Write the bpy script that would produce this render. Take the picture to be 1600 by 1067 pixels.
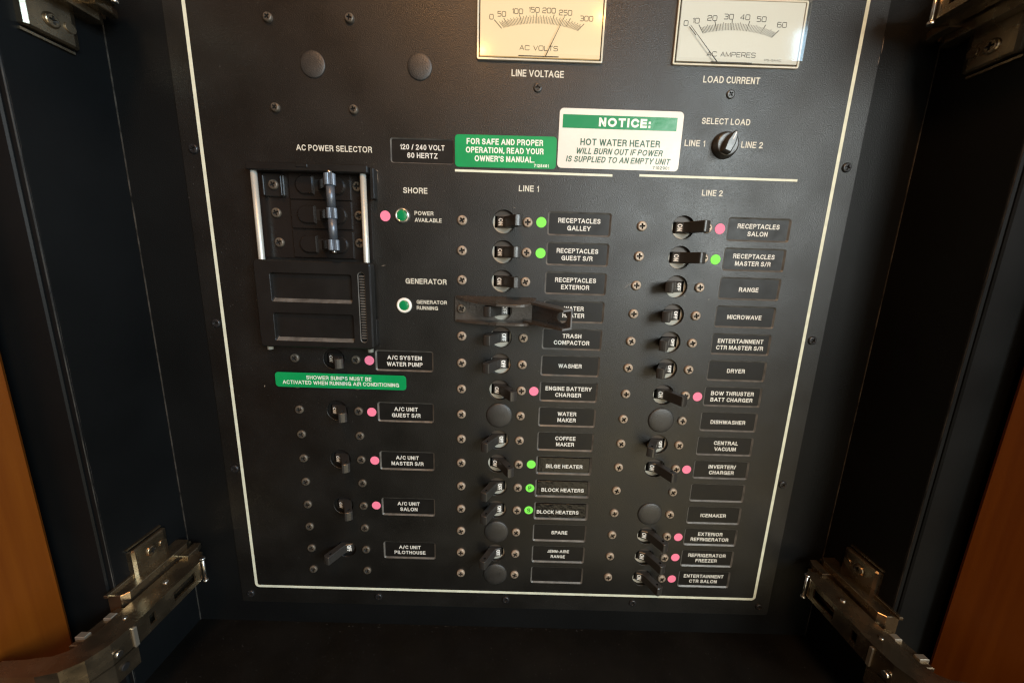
import bpy, bmesh, math, random, os
from mathutils import Vector, Matrix
random.seed(7)
for o in list(bpy.data.objects):
    bpy.data.objects.remove(o)
SC = bpy.context.scene
COL = SC.collection
PI = math.pi
# Local frame of everything on the board (millimetres): X right, Y up, H out of the board.
# ROT turns it upright (Y -> world Z, H -> world -Y).
MM = 0.001
ROT = (PI / 2, 0, 0)

# ------------------------------------------------------------------ camera
def W(x, y, h):
    return Vector((x * MM, -h * MM, y * MM))
cam_d = bpy.data.cameras.new('camera')
cam = bpy.data.objects.new('camera', cam_d)
COL.objects.link(cam)
cam_d.sensor_width = 36.0
cam_d.lens = 585.0 / 1600.0 * 36.0
cam_d.clip_start = 0.005
cam_d.clip_end = 50
R = Matrix(((0.99952071, -0.0305587, -0.00495094),
            (0.03092891, 0.97892419, 0.20186833),
            (-0.00132224, -0.20192471, 0.97940016)))
M = Matrix(((1, 0, 0), (0, 0, -1), (0, 1, 0)))
cam.matrix_world = Matrix.Translation(W(33.42, -26.70, 253.29)) @ (M @ R).to_4x4()
cam_d.dof.use_dof = True
cam_d.dof.focus_distance = 0.264
cam_d.dof.aperture_fstop = 8.0
SC.camera = cam

# ------------------------------------------------------------------ light
world = bpy.data.worlds.new('World')
SC.world = world
world.use_nodes = True
bg = world.node_tree.nodes['Background']
bg.inputs['Color'].default_value = (0.9, 0.72, 0.5, 1)
bg.inputs['Strength'].default_value = 0.012

def area(name, pos, target, sx, sy, power, color):
    d = bpy.data.lights.new(name, 'AREA')
    d.shape = 'RECTANGLE'
    d.size = sx
    d.size_y = sy
    d.energy = power
    d.color = color
    o = bpy.data.objects.new(name, d)
    COL.objects.link(o)
    o.location = W(*pos)
    o.rotation_euler = (W(*target) - W(*pos)).to_track_quat('-Z', 'Y').to_euler()
    return o
area('window_light', (880, 430, 700), (60, -20, 0), 0.40, 0.27, 4.6, (0.46, 0.76, 1.0))
area('key_light', (540, 150, 720), (60, -20, 0), 0.38, 0.34, 6.6, (0.93, 1.0, 0.98))  # unseen key light, placed by the glare on the panel
area('blue_fill', (1010, 450, 780), (120, 0, 0), 0.26, 0.26, 2.4, (0.20, 0.52, 1.0))  # added blue fill, tints the sheen at the upper right
area('bounce_fill', (330, 130, 900), (60, -40, 0), 1.0, 0.8, 2.2, (1.0, 0.93, 0.80))  # added broad fill in place of bounce from the room
area('ceiling_light', (0, 545, 460), (40, 0, 0), 0.12, 0.12, 2.6, (1.0, 0.50, 0.20))
area('room_light', (330, -470, 650), (80, -120, 0), 0.5, 0.4, 1.15, (1.0, 0.83, 0.52))

SC.view_settings.view_transform = 'Standard'
SC.view_settings.look = 'None'
SC.view_settings.exposure = 0
SC.view_settings.gamma = 1
SC.view_settings.use_curve_mapping = False
SC.render.engine = 'CYCLES'
SC.cycles.filter_width = 1.25
SC.cycles.max_bounces = 8
SC.cycles.transparent_max_bounces = 12

# ------------------------------------------------------------------ materials
def mat(name, col, rough=0.5, metal=0.0, spec=0.5, bump=None, var=None, specks=0.0, emit=None, coat=0.0, rvar=0.0, rscale=60.0):
    m = bpy.data.materials.new(name)
    m.use_nodes = True
    nt = m.node_tree
    b = nt.nodes['Principled BSDF']
    b.inputs['Base Color'].default_value = (*col, 1)
    b.inputs['Roughness'].default_value = rough
    b.inputs['Metallic'].default_value = metal
    b.inputs['Specular IOR Level'].default_value = spec
    b.inputs['Coat Weight'].default_value = coat
    tc = nt.nodes.new('ShaderNodeTexCoord')
    def noise(scale, detail=4.0):
        n = nt.nodes.new('ShaderNodeTexNoise')
        n.inputs['Scale'].default_value = scale
        n.inputs['Detail'].default_value = detail
        nt.links.new(tc.outputs['Object'], n.inputs['Vector'])
        return n
    colout = None
    if var:
        n = noise(var[0], 6)
        r = nt.nodes.new('ShaderNodeValToRGB')
        r.color_ramp.elements[0].position = 0.3
        r.color_ramp.elements[1].position = 0.7
        a = var[1]
        r.color_ramp.elements[0].color = (*[c * (1 - a) for c in col], 1)
        r.color_ramp.elements[1].color = (*[min(1, c * (1 + a)) for c in col], 1)
        nt.links.new(n.outputs['Fac'], r.inputs['Fac'])
        colout = r.outputs['Color']
    if specks:
        v = noise(1100, 1.5)
        r = nt.nodes.new('ShaderNodeValToRGB')
        r.color_ramp.elements[0].position = 0.735
        r.color_ramp.elements[1].position = 0.80
        r.color_ramp.elements[0].color = (0, 0, 0, 1)
        r.color_ramp.elements[1].color = (specks, specks, specks, 1)
        nt.links.new(v.outputs['Fac'], r.inputs['Fac'])
        mx = nt.nodes.new('ShaderNodeMix')
        mx.data_type = 'RGBA'
        nt.links.new(r.outputs['Color'], mx.inputs['Factor'])
        if colout:
            nt.links.new(colout, mx.inputs['A'])
        else:
            mx.inputs['A'].default_value = (*col, 1)
        mx.inputs['B'].default_value = (0.35, 0.34, 0.32, 1)
        colout = mx.outputs['Result']
    if colout:
        nt.links.new(colout, b.inputs['Base Color'])
    if bump:
        n = noise(bump[0], bump[2] if len(bump) > 2 else 3.0)
        bp = nt.nodes.new('ShaderNodeBump')
        bp.inputs['Strength'].default_value = bump[1]
        bp.inputs['Distance'].default_value = 0.0003
        nt.links.new(n.outputs['Fac'], bp.inputs['Height'])
        nt.links.new(bp.outputs['Normal'], b.inputs['Normal'])
    if rvar:
        n = noise(rscale, 5)
        mr = nt.nodes.new('ShaderNodeMapRange')
        mr.inputs['From Min'].default_value = 0.3
        mr.inputs['From Max'].default_value = 0.7
        mr.inputs['To Min'].default_value = max(0.02, rough - rvar)
        mr.inputs['To Max'].default_value = min(1, rough + rvar)
        nt.links.new(n.outputs['Fac'], mr.inputs['Value'])
        nt.links.new(mr.outputs['Result'], b.inputs['Roughness'])
    if emit:
        b.inputs['Emission Color'].default_value = (*emit[0], 1)
        b.inputs['Emission Strength'].default_value = emit[1]
    return m

BLACK = (0.0056, 0.0053, 0.0046)
M_PANEL = mat('black_powder_coat', BLACK, 0.41, spec=0.62, bump=(1700, 0.6), var=(35, 0.22), specks=0.5, rvar=0.085, rscale=28.0)
M_PLATE = mat('nameplate_black', (0.0065, 0.006, 0.0055), 0.46, spec=0.34, bump=(2600, 0.15), rvar=0.06, rscale=120)
M_TAPE = mat('glossy_black_tape', (0.005, 0.005, 0.0055), 0.22, spec=0.4, bump=(300, 1.0, 2.0))
M_INK = mat('white_print', (0.66, 0.64, 0.55), 0.6)
M_INK2 = mat('white_print_engraved', (0.74, 0.73, 0.68), 0.6)
M_LINE = mat('cream_line', (0.70, 0.72, 0.58), 0.55, var=(160, 0.12))
M_LEVER = mat('black_toggle_plastic', (0.030, 0.028, 0.0255), 0.36, spec=0.7, bump=(900, 0.2), rvar=0.08, rscale=150)
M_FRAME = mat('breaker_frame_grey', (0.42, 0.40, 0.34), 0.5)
M_FRAMEB = mat('breaker_frame_shade', (0.055, 0.040, 0.029), 0.5)  # brown puts the shade on the frame's upper half into the colour
M_DARK = mat('dark_void', (0.004, 0.004, 0.004), 0.7)
M_MARK = mat('toggle_mark_white', (0.85, 0.85, 0.82), 0.5)
M_PLUG = mat('plug_plastic', (0.020, 0.0185, 0.0165), 0.5, spec=0.8, bump=(1600, 0.7), rvar=0.06, var=(200, 0.3))
M_SCREW = mat('worn_bronze_screw', (0.33, 0.262, 0.20), 0.45, metal=0.35, var=(420, 0.4), bump=(900, 0.5), rvar=0.12, rscale=300)
M_SCREWD = mat('dark_oxide_screw', (0.105, 0.088, 0.068), 0.42, metal=0.4, var=(400, 0.4), bump=(900, 0.5), rvar=0.1, rscale=300)
M_SCREWB = mat('black_screw', (0.03, 0.03, 0.032), 0.3, metal=0.5, var=(400, 0.4))
M_RECESS = mat('screw_recess', (0.012, 0.010, 0.008), 0.6, metal=0.0)
M_PINK = mat('pink_dot_paper', (1.0, 0.23, 0.38), 0.7)
M_GREEN = mat('green_dot_paper', (0.22, 0.92, 0.10), 0.7)
M_PEN = mat('pen_ink', (0.008, 0.03, 0.008), 0.6)
M_STGREEN = mat('green_sticker', (0.004, 0.29, 0.085), 0.28, bump=(120, 0.25, 2.0), var=(60, 0.10))
M_STWHITE = mat('white_sticker', (0.78, 0.745, 0.68), 0.33, spec=0.35, bump=(130, 0.6, 2.5), var=(40, 0.05))
M_STGREEN2 = mat('green_band_print', (0.006, 0.24, 0.085), 0.25, bump=(130, 0.5, 2.5))
M_GINK = mat('dark_green_print', (0.015, 0.10, 0.055), 0.4)
M_WINK = mat('sticker_white_print', (0.86, 0.88, 0.80), 0.4)
M_STEEL = mat('brushed_steel', (0.72, 0.72, 0.70), 0.28, metal=1.0, bump=(900, 0.15))
M_RAIL = mat('satin_aluminium_rail', (0.62, 0.63, 0.58), 0.45, metal=0.45, var=(90, 0.06))
M_BAR = mat('zinc_link_bar', (0.135, 0.155, 0.185), 0.42, metal=0.6, var=(200, 0.15))
M_NICKEL = mat('nickel_hinge', (0.31, 0.245, 0.165), 0.26, metal=0.95, var=(70, 0.22), bump=(300, 0.12), rvar=0.1, rscale=90)
M_CLIP = mat('bright_clip', (0.52, 0.48, 0.40), 0.28, metal=0.8)
M_CHROME = mat('chrome_bezel', (0.85, 0.83, 0.76), 0.2, metal=0.9)
M_WBEZ = mat('pale_bezel', (0.86, 0.85, 0.78), 0.35)
M_LENS = mat('green_lens', (0.006, 0.23, 0.075), 0.18, coat=0.3)
M_COVER = mat('black_moulded_cover', (0.0085, 0.008, 0.0075), 0.40, bump=(1700, 0.25), rvar=0.07, rscale=50)
M_BKR = mat('breaker_black_gloss', (0.013, 0.011, 0.010), 0.28, rvar=0.06)
M_CAB = mat('black_laminate', (0.0052, 0.0058, 0.0062), 0.46, spec=0.14, bump=(700, 0.15), var=(12, 0.25), rvar=0.07, rscale=20)
M_CABF = mat('black_laminate_floor', (0.0042, 0.0033, 0.0022), 0.62, spec=0.18, var=(30, 0.45), specks=0.3, rvar=0.12, rscale=25)
M_CABB = mat('black_back_board', (0.0050, 0.0054, 0.0056), 0.45, spec=0.2, bump=(1300, 0.5), var=(12, 0.25))
M_SCRATCH = mat('bare_chipped_paint', (0.20, 0.165, 0.13), 0.5, var=(900, 0.6))
M_EDGE = mat('worn_edge', (0.042, 0.037, 0.031), 0.65, spec=0.25, var=(90, 0.9))
M_DIAL = mat('meter_dial_white', (0.60, 0.62, 0.58), 0.6)
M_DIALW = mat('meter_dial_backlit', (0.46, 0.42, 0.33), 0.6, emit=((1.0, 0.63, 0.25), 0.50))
M_MINK = mat('meter_print', (0.012, 0.012, 0.014), 0.6)
M_NEEDLE = mat('meter_needle', (0.03, 0.03, 0.032), 0.4)
M_PVC = mat('grey_black_lockout', (0.040, 0.033, 0.027), 0.27, spec=1.0, bump=(600, 0.3), var=(60, 0.3), rvar=0.08)
M_CUT = mat('pale_cut_edge', (0.16, 0.16, 0.16), 0.5)
M_GAP = mat('shadow_gap', (0.003, 0.003, 0.003), 0.8)

def glass_mat():
    m = bpy.data.materials.new('clear_acrylic')
    m.use_nodes = True
    nt = m.node_tree
    nt.nodes.clear()
    out = nt.nodes.new('ShaderNodeOutputMaterial')
    tr = nt.nodes.new('ShaderNodeBsdfTransparent')
    tr.inputs['Color'].default_value = (0.96, 0.97, 0.955, 1)
    gl = nt.nodes.new('ShaderNodeBsdfGlossy')
    gl.inputs['Roughness'].default_value = 0.07
    gl.inputs['Color'].default_value = (1, 1, 1, 1)
    lw = nt.nodes.new('ShaderNodeLayerWeight')
    lw.inputs['Blend'].default_value = 0.5
    pw = nt.nodes.new('ShaderNodeMath')
    pw.operation = 'POWER'
    pw.inputs[1].default_value = 5.0
    fr = nt.nodes.new('ShaderNodeMath')
    fr.operation = 'MULTIPLY_ADD'
    fr.inputs[1].default_value = 0.9
    fr.inputs[2].default_value = 0.05
    nt.links.new(lw.outputs['Facing'], pw.inputs[0])
    nt.links.new(pw.outputs[0], fr.inputs[0])
    tc = nt.nodes.new('ShaderNodeTexCoord')
    n = nt.nodes.new('ShaderNodeTexNoise')
    n.inputs['Scale'].default_value = 40
    bp = nt.nodes.new('ShaderNodeBump')
    bp.inputs['Strength'].default_value = 0.05
    bp.inputs['Distance'].default_value = 0.0004
    mx = nt.nodes.new('ShaderNodeMixShader')
    nt.links.new(tc.outputs['Object'], n.inputs['Vector'])
    nt.links.new(n.outputs['Fac'], bp.inputs['Height'])
    nt.links.new(bp.outputs['Normal'], gl.inputs['Normal'])
    nt.links.new(fr.outputs[0], mx.inputs[0])
    nt.links.new(tr.outputs[0], mx.inputs[1])
    nt.links.new(gl.outputs[0], mx.inputs[2])
    nt.links.new(mx.outputs[0], out.inputs[0])
    return m
M_GLASS = glass_mat()
M_RIM = mat('acrylic_edge', (0.72, 0.70, 0.60), 0.2)
M_BEVEL = mat('plate_pocket_bevel', (0.105, 0.098, 0.088), 0.36, bump=(1200, 0.3), var=(150, 0.4))  # paler than the parts around it, stands in for highlights on edges

def wood_mat():
    m = bpy.data.materials.new('varnished_cherry_wood')
    m.use_nodes = True
    nt = m.node_tree
    b = nt.nodes['Principled BSDF']
    tc = nt.nodes.new('ShaderNodeTexCoord')
    mp = nt.nodes.new('ShaderNodeMapping')
    mp.inputs['Scale'].default_value = (260, 9, 260)
    n = nt.nodes.new('ShaderNodeTexNoise')
    n.inputs['Scale'].default_value = 1.0
    n.inputs['Detail'].default_value = 6
    r = nt.nodes.new('ShaderNodeValToRGB')
    r.color_ramp.elements[0].position = 0.3
    r.color_ramp.elements[0].color = (0.115, 0.027, 0.0010, 1)
    r.color_ramp.elements[1].position = 0.75
    r.color_ramp.elements[1].color = (0.155, 0.042, 0.0022, 1)
    nt.links.new(tc.outputs['Object'], mp.inputs['Vector'])
    nt.links.new(mp.outputs['Vector'], n.inputs['Vector'])
    nt.links.new(n.outputs['Fac'], r.inputs['Fac'])
    nt.links.new(r.outputs['Color'], b.inputs['Base Color'])
    b.inputs['Roughness'].default_value = 0.35
    return m
M_WOOD = wood_mat()

# ------------------------------------------------------------------ mesh helpers (mm in, metres out)
class MB:
    def __init__(s):
        s.bm = bmesh.new()
        s.mats = []
    def mi(s, m):
        if m not in s.mats:
            s.mats.append(m)
        return s.mats.index(m)
    def face(s, pts, m, smooth=False):
        vs = [s.bm.verts.new(p) for p in pts]
        f = s.bm.faces.new(vs)
        f.material_index = s.mi(m)
        f.smooth = smooth
        return f
    def loops(s, rings, m, cap0=True, cap1=True, smooth=False, closed=True):
        """rings: list of point lists of one length, joined by quads"""
        i = s.mi(m)
        V = [[s.bm.verts.new(p) for p in r] for r in rings]
        n = len(V[0])
        for a, b in zip(V, V[1:]):
            for k in range(n if closed else n - 1):
                f = s.bm.faces.new((a[k], a[(k + 1) % n], b[(k + 1) % n], b[k]))
                f.material_index = i
                f.smooth = smooth
        if cap0:
            f = s.bm.faces.new(V[0][::-1]); f.material_index = i
        if cap1:
            f = s.bm.faces.new(V[-1]); f.material_index = i
        return V
    def prism(s, outline, h0, h1, m, bev=0.0, ax='h', smooth=False):
        """outline (a,b) extruded along the third axis, with a small chamfer at the h1 end"""
        def P(a, b, c):
            return (a, b, c) if ax == 'h' else ((a, c, b) if ax == 'y' else (c, a, b))
        rings = [[P(a, b, h0) for a, b in outline]]
        if bev:
            ins = inset(outline, bev)
            rings.append([P(a, b, h1 - (bev if h1 > h0 else -bev)) for a, b in outline])
            rings.append([P(a, b, h1) for a, b in ins])
        else:
            rings.append([P(a, b, h1) for a, b in outline])
        return s.loops(rings, m, smooth=smooth)
    def box(s, x0, x1, y0, y1, h0, h1, m, r=0.0, bev=0.0):
        return s.prism(rrect((x0 + x1) / 2, (y0 + y1) / 2, x1 - x0, y1 - y0, r), h0, h1, m, bev)
    def lathe(s, prof, m, c=(0, 0), n=24, smooth=True, cap0=False, cap1=True):
        rings = [[(c[0] + r * math.cos(2 * PI * k / n), c[1] + r * math.sin(2 * PI * k / n), h) for k in range(n)] for r, h in prof]
        return s.loops(rings, m, cap0, cap1, smooth)
    def tube(s, p0, p1, r, m, n=16, r1=None):
        p0, p1 = Vector(p0), Vector(p1)
        d = (p1 - p0).normalized()
        a = d.orthogonal().normalized()
        b = d.cross(a)
        r1 = r if r1 is None else r1
        rings = [[tuple(p + rr * (math.cos(2 * PI * k / n) * a + math.sin(2 * PI * k / n) * b)) for k in range(n)] for p, rr in ((p0, r), (p1, r1))]
        return s.loops(rings, m, smooth=True)
    def fill(s, loops, h, m):
        """flat face with holes: loops[0] outline, rest holes; points (x,y)"""
        i = s.mi(m)
        es = []
        out = []
        for lp in loops:
            vs = [s.bm.verts.new((x, y, h)) for x, y in lp]
            out.append(vs)
            for k in range(len(vs)):
                es.append(s.bm.edges.new((vs[k], vs[(k + 1) % len(vs)])))
        r = bmesh.ops.triangle_fill(s.bm, edges=es, use_beauty=True, normal=(0, 0, 1))
        for f in r['geom']:
            if isinstance(f, bmesh.types.BMFace):
                f.material_index = i
                if f.normal.z < 0:
                    f.normal_flip()
        return out
    def skirt(s, ring, pts, m, smooth=False):
        """join an existing vertex ring to new points"""
        i = s.mi(m)
        new = [s.bm.verts.new(p) for p in pts]
        n = len(ring)
        for k in range(n):
            f = s.bm.faces.new((ring[k], ring[(k + 1) % n], new[(k + 1) % n], new[k]))
            f.material_index = i
            f.smooth = smooth
        return new
    def mesh(s, name, recalc=True):
        bm = s.bm
        if recalc:
            bmesh.ops.recalc_face_normals(bm, faces=bm.faces)
        bmesh.ops.scale(bm, vec=(MM, MM, MM), verts=bm.verts)
        me = bpy.data.meshes.new(name)
        bm.to_mesh(me)
        bm.free()
        for m in s.mats:
            me.materials.append(m)
        return me

def inset(pts, d):
    n = len(pts)
    area2 = sum(pts[k][0] * pts[(k + 1) % n][1] - pts[(k + 1) % n][0] * pts[k][1] for k in range(n))
    sg = 1 if area2 > 0 else -1
    out = []
    for k in range(n):
        p, q, r = Vector(pts[k - 1]), Vector(pts[k]), Vector(pts[(k + 1) % n])
        e1, e2 = (q - p), (r - q)
        if e1.length < 1e-9 or e2.length < 1e-9:
            out.append(tuple(q)); continue
        e1.normalize(); e2.normalize()
        n1 = Vector((-e1.y, e1.x)) * sg
        n2 = Vector((-e2.y, e2.x)) * sg
        b = n1 + n2
        if b.length < 1e-6:
            out.append(tuple(q + n1 * d)); continue
        b.normalize()
        out.append(tuple(q + b * (d / max(0.35, b.dot(n1)))))
    return out

def rrect(cx, cy, w, h, r=0.0, seg=5):
    if r <= 0:
        return [(cx - w / 2, cy - h / 2), (cx + w / 2, cy - h / 2), (cx + w / 2, cy + h / 2), (cx - w / 2, cy + h / 2)]
    pts = []
    for qx, qy, a0 in ((1, -1, -90), (1, 1, 0), (-1, 1, 90), (-1, -1, 180)):
        for k in range(seg + 1):
            a = math.radians(a0 + 90 * k / seg)
            pts.append((cx + qx * (w / 2 - r) + r * math.cos(a), cy + qy * (h / 2 - r) + r * math.sin(a)))
    return pts

def circ(cx, cy, r, n=32):
    return [(cx + r * math.cos(2 * PI * k / n), cy + r * math.sin(2 * PI * k / n)) for k in range(n)]

def obj(name, me, parent=None, loc=(0, 0, 0), rot=(0, 0, 0), label=None, kind=None):
    if isinstance(me, MB):
        me = me.mesh(name)
    o = bpy.data.objects.new(name, me)
    COL.objects.link(o)
    o.location = Vector(loc) * MM
    o.rotation_euler = rot
    if parent is not None:
        o.parent = parent
    if label:
        o['label'] = label
    if kind:
        o['kind'] = kind
    return o

def root(name, label, cat, group=None, me=None, loc=(0, 0, 0), rz=0.0):
    """top-level thing; loc in board millimetres; rz spins it in the plane of the board"""
    if isinstance(me, MB):
        me = me.mesh(name)
    o = bpy.data.objects.new(name, me)
    COL.objects.link(o)
    o.matrix_world = Matrix.Translation(W(*loc)) @ (M.to_4x4()) @ Matrix.Rotation(rz, 4, 'Z')
    o['label'] = label
    o['category'] = cat
    if group:
        o['group'] = group
    return o

# ------------------------------------------------------------------ lettering
def el(cx, cy, rx, ry, a0, a1, n=10):
    return [(cx + rx * math.cos(math.radians(a0 + (a1 - a0) * k / n)), cy + ry * math.sin(math.radians(a0 + (a1 - a0) * k / n))) for k in range(n + 1)]
# plain grotesque capitals as centre lines, cap height 1
SANS = {
    'A': [[(0, 0), (.37, 1), (.41, 1), (.78, 0)], [(.15, .33), (.63, .33)]],
    'B': [[(0, 0), (0, 1), (.36, 1)] + el(.36, .77, .22, .23, 80, -80, 6) + [(.36, .54), (0, .54)], [(.3, .54), (.38, .54)] + el(.38, .27, .25, .27, 80, -80, 6) + [(.38, 0), (0, 0)]],
    'C': [el(.37, .5, .37, .5, 38, 322, 18)],
    'D': [[(0, 0), (0, 1), (.26, 1)] + el(.27, .5, .38, .5, 82, -82, 10) + [(.26, 0), (0, 0)]],
    'E': [[(.52, 1), (0, 1), (0, 0), (.53, 0)], [(0, .52), (.48, .52)]],
    'F': [[(.5, 1), (0, 1), (0, 0)], [(0, .5), (.43, .5)]],
    'G': [el(.38, .5, .38, .5, 40, 318, 18), [(.42, .46), (.74, .46), (.74, 0)]],
    'H': [[(0, 0), (0, 1)], [(.6, 0), (.6, 1)], [(0, .52), (.6, .52)]],
    'I': [[(0, 0), (0, 1)]],
    'J': [[(.42, 1), (.42, .26)] + el(.21, .24, .21, .24, -8, -172, 8)],
    'K': [[(0, 0), (0, 1)], [(.56, 1), (.02, .36)], [(.2, .56), (.62, 0)]],
    'L': [[(0, 1), (0, 0), (.47, 0)]],
    'M': [[(0, 0), (0, 1), (.08, 1), (.37, .08), (.66, 1), (.74, 1), (.74, 0)]],
    'N': [[(0, 0), (0, 1), (.05, 1), (.55, 0), (.6, 0), (.6, 1)]],
    'O': [el(.4, .5, .4, .5, 90, 450, 24)],
    'P': [[(0, 0), (0, 1), (.34, 1)] + el(.34, .745, .24, .255, 80, -80, 6) + [(.34, .49), (0, .49)]],
    'R': [[(0, 0), (0, 1), (.36, 1)] + el(.36, .755, .23, .245, 80, -80, 6) + [(.36, .51), (0, .51)], [(.36, .51), (.5, .45), (.56, .3), (.6, 0)]],
    'S': [el(.3, .755, .27, .245, 15, 235, 10) + [(.3, .52)] + el(.3, .255, .3, .255, 58, -165, 10)],
    'T': [[(0, 1), (.6, 1)], [(.3, 1), (.3, 0)]],
    'U': [[(0, 1), (0, .3)] + el(.29, .29, .29, .29, 188, 352, 10) + [(.58, .3), (.58, 1)]],
    'V': [[(0, 1), (.33, 0), (.37, 0), (.7, 1)]],
    'W': [[(0, 1), (.24, 0), (.28, 0), (.5, .96), (.54, .96), (.76, 0), (.8, 0), (1.04, 1)]],
    'X': [[(0, 0), (.64, 1)], [(0, 1), (.64, 0)]],
    'Y': [[(0, 1), (.34, .42), (.68, 1)], [(.34, .42), (.34, 0)]],
    'Z': [[(0, 1), (.56, 1), (0, 0), (.57, 0)]],
    '0': [el(.25, .5, .25, .5, 90, 450, 20)],
    '1': [[(0, .74), (.14, .78), (.24, 1), (.24, 0)]],
    '2': [el(.25, .73, .25, .27, 170, -35, 10) + [(.02, .08), (.0, 0), (.52, 0)]],
    '4': [[(.4, 0), (.4, 1), (.36, 1), (0, .27), (.54, .27)]],
    '5': [[(.47, 1), (.1, 1), (.03, .5)] + el(.25, .31, .26, .31, 115, -150, 10)],
    '6': [[(.46, .84)] + el(.25, .6, .24, .4, 60, 180, 8) + [(.0, .32)] + el(.25, .3, .25, .3, 180, 520, 16)],
    '7': [[(0, 1), (.52, 1), (.3, .5), (.2, 0)]],
    '9': [el(.25, .69, .25, .31, -10, 350, 16), [(.5, .66)] + el(.26, .4, .24, .4, 0, -120, 8)],
    '/': [[(0, -.03), (.3, 1.03)]],
    '.': [[(0, 0), (0, .02)]], ',': [[(.03, .04), (0, -.14)]], ':': [[(0, 0), (0, .02)], [(0, .6), (0, .62)]],
    "'": [[(0, .8), (0, 1)]], '-': [[(0, .38), (.26, .38)]], ' ': [],
}
KERN = {'AV': -.12, 'VA': -.12, 'AT': -.1, 'TA': -.1, 'LT': -.1, 'LY': -.1, 'AY': -.1, 'AC': -.03, 'WA': -.07, 'AW': -.07, 'PA': -.1, 'TO': -.02, 'RY': -.03, 'F ': -.05, 'FA': -.08, 'L.': 0, "R'": -.02}
def sans(mb, t, cx, cy, cap, width, m, h, st=0.165, xs=0.93, shear=0.0, gap=0.15):
    """one line of capitals; st is the stroke weight in cap heights, width (if given) sets the length in mm"""
    x = 0.0
    pos = []
    for q, c in enumerate(t):
        w = max((p[0] for g in SANS[c] for p in g), default=None)
        if w is None:
            x += .34
            continue
        pos.append((c, x))
        x += w * (1 - st * 0.5) + st + gap + KERN.get(t[q:q + 2], 0)
    tot = x - gap
    kx = (width / tot) if width else cap * xs
    layer = 0
    for c, xa in pos:
        for g in SANS[c]:
            closed = (abs(g[0][0] - g[-1][0]) < 1e-6 and abs(g[0][1] - g[-1][1]) < 1e-6)
            layer += 1
            pts = []
            for px, py in g:
                X = (xa + st / 2 + px * (1 - st * 0.5)) * kx
                Y = (st / 2 + py * (1 - st)) * cap
                pts.append(Vector((cx - tot * kx / 2 + X + shear * (Y - cap / 2), cy - cap / 2 + Y)))
            w = st * cap * (0.5 + 0.5 * min(1.25, kx / cap))
            if not closed:
                d0 = (pts[0] - pts[1]).normalized(); d1 = (pts[-1] - pts[-2]).normalized()
                for e, d in ((0, d0), (-1, d1)):
                    if abs(d.x) < .15 or abs(d.y) < .15 or c in '.:-':
                        pts[e] = pts[e] + d * (w * 0.5)
                    elif abs(d.y) > .6:
                        pts[e] = pts[e] + d * (st * cap * 0.5 / abs(d.y) * 0.9)
            ribbon(mb, [tuple(p) for p in pts], w, m, h + 0.003 * (layer % 7))
def letters(lines, parent, m=None, h=0.07, st=0.165, shear=0.0, rot=(0, 0, 0), name='lettering'):
    mb = MB()
    for l in lines:
        t, cx, cy, cap = l[:4]
        sans(mb, t, cx, cy, cap, l[4] if len(l) > 4 else None, m or M_INK, 0.0, st, l[5] if len(l) > 5 else 0.93, shear)
    return obj(name, mb.mesh(name, recalc=False), parent, (0, 0, h), rot)

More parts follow.
